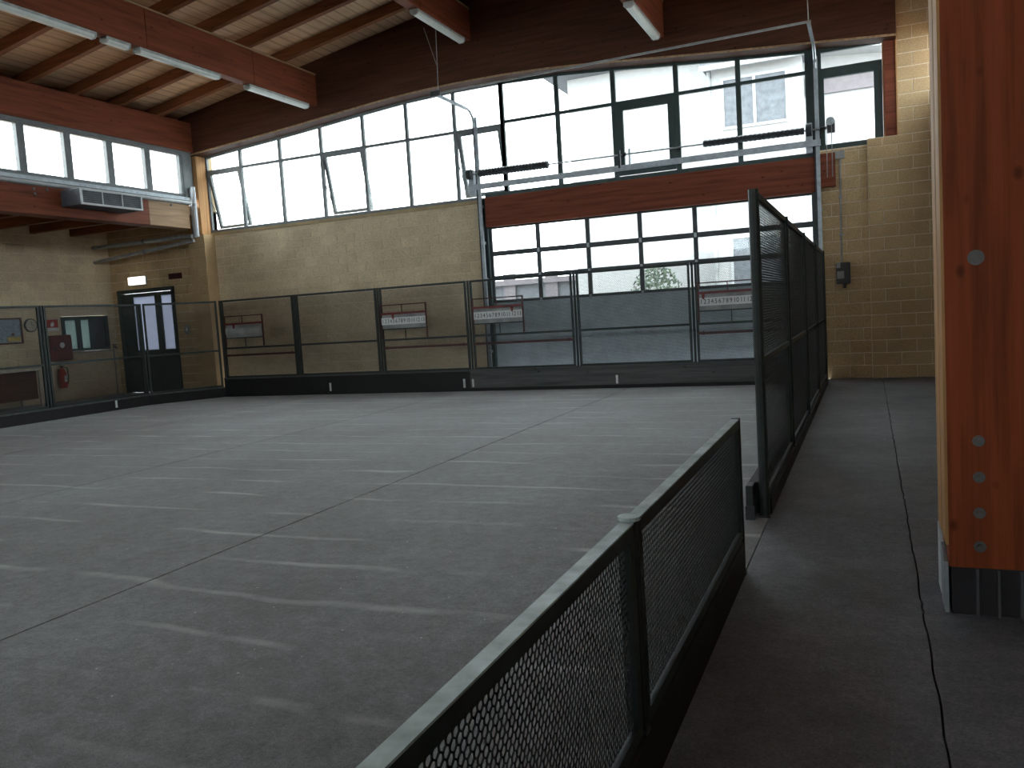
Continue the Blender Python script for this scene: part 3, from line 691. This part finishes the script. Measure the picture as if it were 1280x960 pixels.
A.box('label', 'white_board', XA+0.219, XA+0.224, 15.05, 15.12, 0.58, 0.74)
A.box('wall_bracket', 'steel_dark', XA, XA+0.02, 15.05, 15.11, 0.60, 0.90)
t = thing('standpipe', 'thin grey water standpipe with tap left of the exit door', 'pipe', (XA+0.08, 16.80, 0.08)); A = At(t)
A.part('pipe', MB().tube([(XA+0.06, 16.79, 0.08), (XA+0.06, 16.79, 1.40)], 0.018, 8), 'cable_grey')
A.part('tap', MB().tube([(XA+0.06, 16.79, 1.38), (XA+0.16, 16.79, 1.38), (XA+0.18, 16.79, 1.33)], 0.025, 8).box(XA+0.09, XA+0.12, 16.73, 16.85, 1.42, 1.45), 'box_dark')
t = thing('counter', 'dark wood counter with pale top against the left aisle wall', 'counter', (-18.8, 13.2, 0.08)); A = At(t)
bevel(A.box('top', 'cream', -19.18, -18.30, 12.2, 14.06, 0.96, 1.03), 0.008)
A.box('front_panel', 'counter_wood', -18.45, -18.40, 12.3, 13.85, 0.28, 0.955)
A.box('side_panel', 'counter_wood', -19.15, -18.451, 12.3, 12.34, 0.08, 0.955)
for xx, yy in ((-18.43, 13.95), (-19.1, 13.95)): A.box('leg', 'cream', xx-0.03, xx+0.03, yy-0.03, yy+0.03, 0.08, 0.955)

# ------------------------------------------------------------------ kerbs
def kerb(name_label, mat, x0, x1, y0, y1, z1, ticks=()):
    t = thing('kerb_board', name_label, 'kerb', ((x0+x1)/2, (y0+y1)/2, 0)); A = At(t)
    bevel(A.box('board', mat, x0, x1, y0, y1, 0.0, z1), 0.01); return t, A
t, A = kerb('black rubber faced kerb along the left half of the far fence', 'black_rubber', -14.68, -7.92, 16.07, 16.17, 0.43)
A.box('top_plank', 'kerb_grey', -14.68, -7.92, 16.06, 16.18, 0.431, 0.46)
for x in (-11.54, -8.06): A.box('marker', 'white_board', x-0.022, x+0.022, 16.055, 16.07, 0.08, 0.27)
t, A = kerb('weathered grey kerb plank under the roller door end of the fence', 'kerb_grey', -7.91, -0.80, 16.07, 16.17, 0.43)
A.box('top_plank', 'kerb_grey', -7.91, -0.80, 16.06, 16.18, 0.431, 0.46)
A.box('foot_strip', 'black_rubber', -7.91, -0.80, 16.05, 16.069, 0.0, 0.07)
for x in (-7.85, -4.65): A.box('marker', 'white_board', x-0.02, x+0.02, 16.055, 16.07, 0.09, 0.26)
t, A = kerb('dark kerb along the left side of the court', 'black_rubber', -15.66, -15.56, YB, 14.5, 0.22)
A.box('top_plank', 'kerb_grey', -15.67, -15.55, YB, 14.5, 0.221, 0.25)
A.box('marker', 'white_board', -15.56, -15.545, 13.55, 13.60, 0.06, 0.22)
t = thing('kerb_board', 'dark kerb across the left far corner of the court', 'kerb', (-15.12, 15.32, 0)); A = At(t)
A.part('board', MB().prism([(-15.66, 14.5), (-15.56, 14.5), (-14.68, 16.07), (-14.68, 16.17), (-14.72, 16.17)], 2, 0, 0.22), 'black_rubber')
A.part('top_plank', MB().prism([(-15.67, 14.5), (-15.55, 14.5), (-14.68, 16.06), (-14.68, 16.18), (-14.73, 16.18)], 2, 0.221, 0.25), 'kerb_grey')
t, A = kerb('dark kerb board under the tall fence beside the walkway', 'black_rubber', -0.86, -0.78, 6.33, 16.05, 0.24)
A.box('foot_strip', 'black_rubber', -0.779, -0.695, 6.33, 16.05, 0.0, 0.12)
t, A = kerb('dark kerb board under the low fence beside the walkway', 'black_rubber', -0.75, -0.69, -2.3, 4.84, 0.21)

# ------------------------------------------------------------------ expanded-metal fence panels
PY = 0.0265
def mesh_sheet(W, H, SW, ST):
    """hexagon mesh sheet in local x (0..W) and z (0..H)"""
    vs = []; fs = []
    def strand(x0, z0, x1, z1):
        if not (0 <= min(x0, x1) and max(x0, x1) <= W and 0 <= min(z0, z1) and max(z0, z1) <= H): return
        dx, dz = x1-x0, z1-z0; l = math.hypot(dx, dz); nx, nz = -dz/l*SW/2, dx/l*SW/2; n = len(vs)
        for y, s in ((-ST/2, 1), (-ST/2, -1), (ST/2, -1), (ST/2, 1)):
            vs.append((x0+nx*s, y, z0+nz*s)); vs.append((x1+nx*s, y, z1+nz*s))
        for k in range(4):
            a = n+2*k; c = n+2*((k+1) % 4); fs.append((a, a+1, c+1, c))
    RZ, VB = 0.0205, 0.0115      # row pitch and length of the upright bonds
    for r in range(-1, int(H/RZ)+2):
        zc = r*RZ; off = PY/2 if r % 2 else 0
        for c in range(-1, int(W/PY)+2):
            x = c*PY + off
            strand(x+PY/2, zc-VB/2, x+PY/2, zc+VB/2)
            strand(x+PY/2, zc+VB/2, x, zc+RZ-VB/2); strand(x, zc+RZ-VB/2, x-PY/2, zc+VB/2)
    me = bpy.data.meshes.new('wire_mesh'); me.from_pydata(vs, [], fs); me.update(); me.materials.append(MATS['fence_mesh']); return me
_fp = {}
def fence_panel(label, p0, p1, z0, z1, group, low=False, mid=True, cat='fence panel'):
    """framed panel from p0 to p1 (plan points) standing between z0 and z1"""
    dx, dy = p1[0]-p0[0], p1[1]-p0[1]; L = math.hypot(dx, dy); rz = math.atan2(dy, dx); H = z1-z0
    t = thing('mesh_fence_panel', label, cat, (p0[0], p0[1], z0), rz, group)
    k = (round(L, 2), round(H, 2), low, mid)
    if k not in _fp:
        fw_ = 0.045; y0, y1 = -0.02, 0.02
        d = {}
        d['stile'] = B(0.0, fw_, y0, y1, 0, H).mesh('stile', 'fence_green')
        d['rail'] = B(fw_, L-fw_, y0, y1, -fw_/2, fw_/2).mesh('rail', 'fence_green')
        if low: d['top'] = MB().box(-0.001, L+0.001, -0.022, 0.022, 0.002, 0.008).mesh('top_cap', 'rail_worn'); d['face'] = B(0, L, 0.0225, 0.0255, -0.055, 0.0).mesh('rail_face', 'fence_green')
        d['mesh'] = mesh_sheet(L-2*fw_, H-2*fw_, 0.0044, 0.0030 if low else 0.0017)
        _fp[k] = d
    d = _fp[k]; fw_ = 0.045
    link('stile', d['stile'], t); link('stile', d['stile'], t, (L-fw_, 0, 0))
    link('rail', d['rail'], t, (0, 0, H-fw_/2)); link('rail', d['rail'], t, (0, 0, fw_/2))
    if mid: link('rail', d['rail'], t, (0, 0, (1.19 if z0 > 0.4 else 1.15)-z0))
    if low:
        link('top_cap', d['top'], t, (0, 0, H))
    struct(link('wire_mesh', d['mesh'], t, (fw_, 0, fw_)), 'stuff')
    return t
def fence_post(label, x, y, z1, group, wd=0.05, cap=False, z0=0.0):
    t = thing('fence_post', label, 'fence post', (x, y, z0), 0, group); A = At(t)
    A.part('tube', MB().tube([(x, y, z0), (x, y, z1)], wd/2, 10), 'fence_green')
    A.box('foot_plate', 'steel_dark', x-wd/2-0.004, x+wd/2+0.004, y-wd/2-0.004, y+wd/2+0.004, z0, z0+0.012)
    if cap: A.part('cap', MB().tube([(x, y, z1), (x, y, z1+0.012)], wd/2+0.012, 12), 'rail_worn')
    return t
G1 = 'tall mesh fence across the far end of the court'; G2 = 'tall mesh fence along the left side'; G3 = 'tall mesh fence beside the walkway'; G4 = 'low mesh fence beside the walkway'
bx = [-14.65, -12.40, -10.11, -7.85, -5.46, -3.08, -0.80]
nm = ['far fence panel nearest the left corner', 'far fence panel second from the left corner', 'far fence panel third from the left corner, left of the roller door', 'far fence panel across the left jamb of the roller door', 'far fence panel in front of the middle of the roller door', 'far fence panel next to the tall side fence']
for i in range(6):
    fence_panel(nm[i], (bx[i]+0.045, 16.11), (bx[i+1]-0.045, 16.11), 0.462, 2.37, G1)
pl = ['far fence post at the chamfered left corner', 'far fence post second from the left corner', 'far fence post just left of the number boards in the middle', 'far fence post at the roller door left jamb', 'far fence post in front of the roller door, left one', 'far fence post in front of the roller door, right one']
for i in range(6): fence_post(pl[i], bx[i], 16.11, 2.37, G1, 0.05, z0=0.462)
fence_panel('left fence panel across the chamfered court corner', (-15.575, 14.59), (-14.70, 16.05), 0.252, 2.37, G2)
ly = [14.54, 12.0, 9.5, 7.0]
ln = ['left fence panel in front of the office window', 'left fence panel in front of the counter', 'left fence panel outside the left picture edge']
for i in range(3): fence_panel(ln[i], (-15.61, ly[i]-0.05), (-15.61, ly[i+1]+0.05), 0.252, 2.37, G2)
pl = ['left fence post in front of the exit door', 'left fence post in front of the hose cabinet', 'left fence post at the left picture edge']
for i in range(3): fence_post(pl[i], -15.61, ly[i], 2.37, G2, 0.07, z0=0.252)
ty = [6.25, 8.62, 11.05, 13.5, 16.0]
tn = ['nearest tall fence panel with the roller door glimpsed through it', 'second tall fence panel along the walkway', 'third tall fence panel along the walkway', 'farthest tall fence panel along the walkway']
for i in range(4): fence_panel(tn[i], (-0.735, ty[i]+0.045), (-0.735, ty[i+1]-0.045), 0.13, 2.37, G3)
pl = ['round end post of the tall fence at the court entrance', 'second post of the tall fence beside the walkway', 'third post of the tall fence beside the walkway', 'fourth post of the tall fence beside the walkway', 'last post of the tall fence at the far wall']
for i in range(5): fence_post(pl[i], -0.735, ty[i], 2.38, G3, 0.075, z0=0.0 if i == 0 else 0.121)
t = thing('fence_stop', 'short dark board standing at the foot of the tall end post', 'board', (-0.82, 6.24, 0)); A = At(t)
bevel(A.box('board', 'fence_green', -0.855, -0.80, 6.14, 6.29, 0.0, 0.25), 0.008)
A.box('end_cap', 'steel_dark', -0.86, -0.795, 6.13, 6.16, 0.0, 0.10)
lw = [4.89, 2.545, 0.10, -2.3]
ll = ['far low fence panel next to the court entrance', 'near low fence panel with pale worn top rail', 'low fence panel beside the viewer']
for i in range(3): fence_panel(ll[i], (-0.72, lw[i]-0.03), (-0.72, lw[i+1]+0.03), 0.22, 0.912, G4, low=True, mid=False)
pl = ['end post of the low fence at the court entrance', 'middle low fence post with flat round cap', 'low fence post beside the viewer']
for i in range(3): fence_post(pl[i], -0.72, lw[i], 0.922, G4, 0.05, cap=(i > 0), z0=0.0 if i == 0 else 0.211)

# ------------------------------------------------------------------ score boards on the far fence
def text_mesh(txt, size, mat):
    cu = bpy.data.curves.new('numerals', 'FONT'); cu.body = txt; cu.size = size; cu.align_x = 'CENTER'; cu.align_y = 'CENTER'; cu.extrude = 0.002; cu.space_word = 0.6
    o = bpy.data.objects.new('tmp', cu); C.objects.link(o); dg = bpy.context.evaluated_depsgraph_get(); dg.update()
    me = bpy.data.meshes.new_from_object(o.evaluated_get(dg)); bpy.data.objects.remove(o); bpy.data.curves.remove(cu)
    me.name = 'numerals'; me.materials.clear(); me.materials.append(MATS[mat]); return me
NUM = text_mesh('1 2 3 4 5 6 7 8 9 10 11 12 13', 0.125, 'numeral_black')
nw = max(v.co.x for v in NUM.vertices) - min(v.co.x for v in NUM.vertices)
for i, (x0, lb, blank) in enumerate(((-14.50, 'dim number rack at the left end of the far fence', True), (-10.03, 'number board with red bars left of the roller door', False), (-7.74, 'number board with red pointer at the left jamb of the roller door', False), (-2.97, 'number board beside the tall fence, right of the roller door', False))):
    x1 = x0 + 1.15; Y0 = 16.045
    t = thing('score_board', lb, 'score board', ((x0+x1)/2, Y0+0.03, 1.22), 0, 'number boards on the far fence'); A = At(t)
    for x in (x0, x1): A.box('upright', 'red_dark', x-0.014, x+0.014, Y0, Y0+0.03, 1.22, 1.98)
    A.box('top_bar', 'red_dark', x0, x1, Y0, Y0+0.025, 1.955, 1.978)
    A.box('slide_bar', 'red_paint', x0, x1, Y0-0.015, Y0+0.03, 1.755, 1.80)
    A.box('lower_bar', 'fence_green', x0, x1, Y0, Y0+0.03, 1.42, 1.445)
    A.box('backing', 'grey_board', x0+0.02, x1-0.02, Y0+0.031, Y0+0.04, 1.446, 1.752)
    xm = x0+0.55
    A.box('divider', 'red_dark', xm-0.008, xm+0.008, Y0, Y0+0.02, 1.80, 1.955); A.box('divider', 'fence_green', xm+0.05, xm+0.066, Y0, Y0+0.02, 1.22, 1.42)
    px = x0 + (0.30, 0.33, 0.92, 0.10)[i]
    A.part('pointer', MB().prism([(px-0.03, 1.756), (px+0.03, 1.756), (px+0.018, 1.66), (px-0.018, 1.66)], 1, Y0-0.03, Y0-0.016), 'red_paint')
    p = A.box('number_plate', 'grey_board' if blank else 'white_board', x0+0.02, x1-0.02, Y0+0.0, Y0+0.02, 1.53, 1.685)
    if not blank:
        n = link('numerals', NUM, p, ((x0+x1)/2-t.location.x, Y0-0.001-t.location.y, 1.607-t.location.z), (math.pi/2, 0, 0)); n.scale = (1.06/nw, 1.0, 1.0); struct(n, 'stuff')
for i, x0, x1, lb in ((0, -14.58, -12.47, 'dark red rail across the leftmost far fence panel'), (1, -10.03, -7.92, 'dark red rail below the number board left of the roller door'), (2, -7.78, -5.52, 'dark red rail below the number board at the door jamb'), (3, -3.0, -0.85, 'dark red rail below the number board beside the tall fence')):
    t = thing('guard_rail', lb, 'rail', ((x0+x1)/2, 16.15, 1.0), 0, 'red rails on the far fence'); A = At(t)
    A.box('bar', 'red_dark', x0, x1, 16.055, 16.085, 0.99, 1.04)
    for x in (x0+0.1, x1-0.1): A.box('clip', 'steel_dark', x-0.02, x+0.02, 16.0855, 16.09, 0.98, 1.05)

# ------------------------------------------------------------------ near pillar
t = thing('timber_pillar', 'large red brown glulam pillar with bolt heads beside the walkway', 'pillar', (0.74, 4.74, 0)); A = At(t)
for a, c in ((4.48, 4.715), (4.745, 4.98)):
    bevel(A.box('column_member', 'timber_z', 0.335, 1.14, a, c, 0.235, 6.15), 0.006)
for a, c in ((4.485, 4.71), (4.75, 4.975)): A.box('lit_edge_board', 'timber_pale', 0.322, 0.3345, a, c, 0.345, 6.05)  # added pale boards: window light on the side face put into their colour
A.box('spacer', 'timber_z', 0.35, 1.12, 4.716, 4.744, 0.24, 6.1)
sh = A.part('steel_shoe', MB().box(0.345, 1.13, 4.49, 4.505, 0.0, 0.234).box(0.345, 1.13, 4.955, 4.97, 0.0, 0.234).box(0.345, 0.36, 4.505, 4.955, 0.0, 0.234).box(1.115, 1.13, 4.505, 4.955, 0.0, 0.234), 'steel_shoe')
for x in (0.455, 0.545, 0.64, 0.73, 0.82): A.part('rib', MB().prism([(4.489, 0.0), (4.462, 0.0), (4.470, 0.234), (4.489, 0.234)], 0, x-0.006, x+0.006), 'steel_rib', sh)
A.part('side_plate', MB().prism([(4.50, 0.0), (4.70, 0.0), (4.70, 0.30), (4.52, 0.25)], 0, 0.315, 0.3335), 'steel_galv', sh)
A.part('side_plate', MB().prism([(4.78, 0.0), (4.96, 0.0), (4.97, 0.34), (4.80, 0.28)], 0, 0.318, 0.334), 'duct_white', sh)
for zz in (1.73, 0.86, 0.685, 0.51, 0.345):
    rr = 0.036 if zz > 1 else 0.027
    A.part('bolt', MB().tube([(0.468, 4.479, zz), (0.468, 4.474, zz)], rr, 14).tube([(0.468, 4.474, zz), (0.468, 4.458, zz)], rr*0.5, 6), 'bolt_zinc')
for x in (0.80, 1.0):
    for zz in (0.86, 0.685, 0.51, 0.345): A.part('bolt', MB().tube([(x, 4.479, zz), (x, 4.474, zz)], 0.027, 14).tube([(x, 4.474, zz), (x, 4.458, zz)], 0.014, 6), 'bolt_zinc')

# ------------------------------------------------------------------ outdoors
struct(obj('ground_yard', B(-60, 40, YW+0.25, 80, -0.3, -0.05), 'yard'))
t = thing('house', 'white rendered neighbouring house seen through the far windows', 'house', (-3, 28, -0.05)); A = At(t)
A.box('wall', 'house_white', -9.0, 8.0, 27.0, 34.0, -0.05, 9.4)
A.part('bay_wall', MB().box(-4.15, -1.6, 26.0, 26.999, -0.05, 8.5), 'house_white')
rf = A.part('bay_roof', MB().box(-4.4, -1.4, 25.6, 26.998, 8.5, 8.62).prism([(-4.4, 8.62), (-1.4, 8.62), (-1.9, 9.3), (-3.9, 9.3)], 1, 25.7, 26.998), 'house_grey')
A.box('gutter', 'house_trim', -4.42, -1.38, 25.5, 25.6, 8.36, 8.5, parent=rf)
A.part('roof', MB().prism([(-9.6, 9.2), (-9.6, 9.45), (-3.0, 11.2), (8.6, 9.45), (8.6, 9.2)], 1, 26.3, 34.5), 'house_grey')
A.part('downpipe', MB().tube([(-4.22, 25.94, 0), (-4.22, 25.94, 8.4)], 0.05, 8), 'grey_board')
A.box('band', 'house_band', -1.55, 8.0, 26.9, 26.999, 7.5, 8.05)
A.part('side_roof_slope', MB().prism([(-1.35, 8.76), (6.0, 8.02), (6.0, 10.2), (-1.35, 10.2)], 1, 26.4, 26.998), 'house_grey')
A.part('side_roof', MB().prism([(-1.4, 8.75), (6.0, 8.0), (6.0, 7.9), (-1.4, 8.62)], 1, 26.2, 26.998), 'house_white')
for x0, x1, z0, z1 in ((-3.80, -2.05, 6.75, 8.1), (-3.70, -2.2, 2.1, 3.45)):
    f = A.part('window', MB().box(x0-0.08, x1+0.08, 25.95, 25.999, z0-0.08, z0).box(x0-0.08, x1+0.08, 25.95, 25.999, z1, z1+0.08).box(x0-0.08, x0, 25.95, 25.999, z0, z1).box(x1, x1+0.08, 25.95, 25.999, z0, z1).box((x0+x1)/2-0.04, (x0+x1)/2+0.04, 25.95, 25.999, z0, z1), 'house_trim')
    A.box('pane', 'house_glass', x0, (x0+x1)/2-0.041, 25.98, 25.998, z0, z1, parent=f); A.box('pane', 'house_glass', (x0+x1)/2+0.041, x1, 25.98, 25.998, z0, z1, parent=f)
t = thing('house', 'low grey outbuilding seen through the left panes of the roller door', 'house', (-13, 33, -0.05)); A = At(t)
A.box('wall', 'house_grey', -18, -10.4, 31.0, 36.0, -0.05, 2.75); A.part('roof', MB().box(-18.2, -10.2, 30.8, 36.2, 2.75, 2.95), 'house_band')
for x in (-15.6, -13.2, -11.4): A.box('pillar', 'house_band', x-0.25, x+0.25, 30.9, 31.0, -0.05, 3.2)
t = thing('garden_wall', 'pale garden wall outside the roller door', 'wall', (-8, 24, -0.05)); A = At(t)
A.box('wall', 'house_white', -18, -4.5, 23.9, 24.1, -0.05, 1.6); A.box('coping', 'house_grey', -18, -4.5, 23.85, 24.15, 1.601, 1.68)
t = thing('tree', 'small bushy tree behind the right panes of the roller door', 'tree', (-6.0, 25.6, -0.05)); A = At(t)
A.part('trunk', MB().tube([(-6.0, 25.6, -0.05), (-5.98, 25.6, 0.9), (-6.02, 25.6, 2.0)], [0.09, 0.07, 0.04], 8), 'bark')
rnd = random.Random(5); mb = MB()
for i in range(900):
    a = rnd.uniform(0, 6.283); h = rnd.uniform(0.9, 2.75); rmax = 0.85*math.sqrt(max(0.02, 1-((h-1.8)/1.0)**2)); q = rmax*math.sqrt(rnd.random())
    c0 = Vector((-6.0+q*math.cos(a), 25.6+q*math.sin(a), h)); u = Vector((rnd.gauss(0, 1), rnd.gauss(0, 1), rnd.gauss(0, 1))).normalized(); v_ = u.orthogonal().normalized(); s_ = rnd.uniform(0.05, 0.10)
    mb.add([c0-u*s_, c0+v_*s_*0.5, c0+u*s_, c0-v_*s_*0.5], [(0, 1, 2, 3)])
struct(A.part('foliage', mb, 'leaf'), 'stuff')
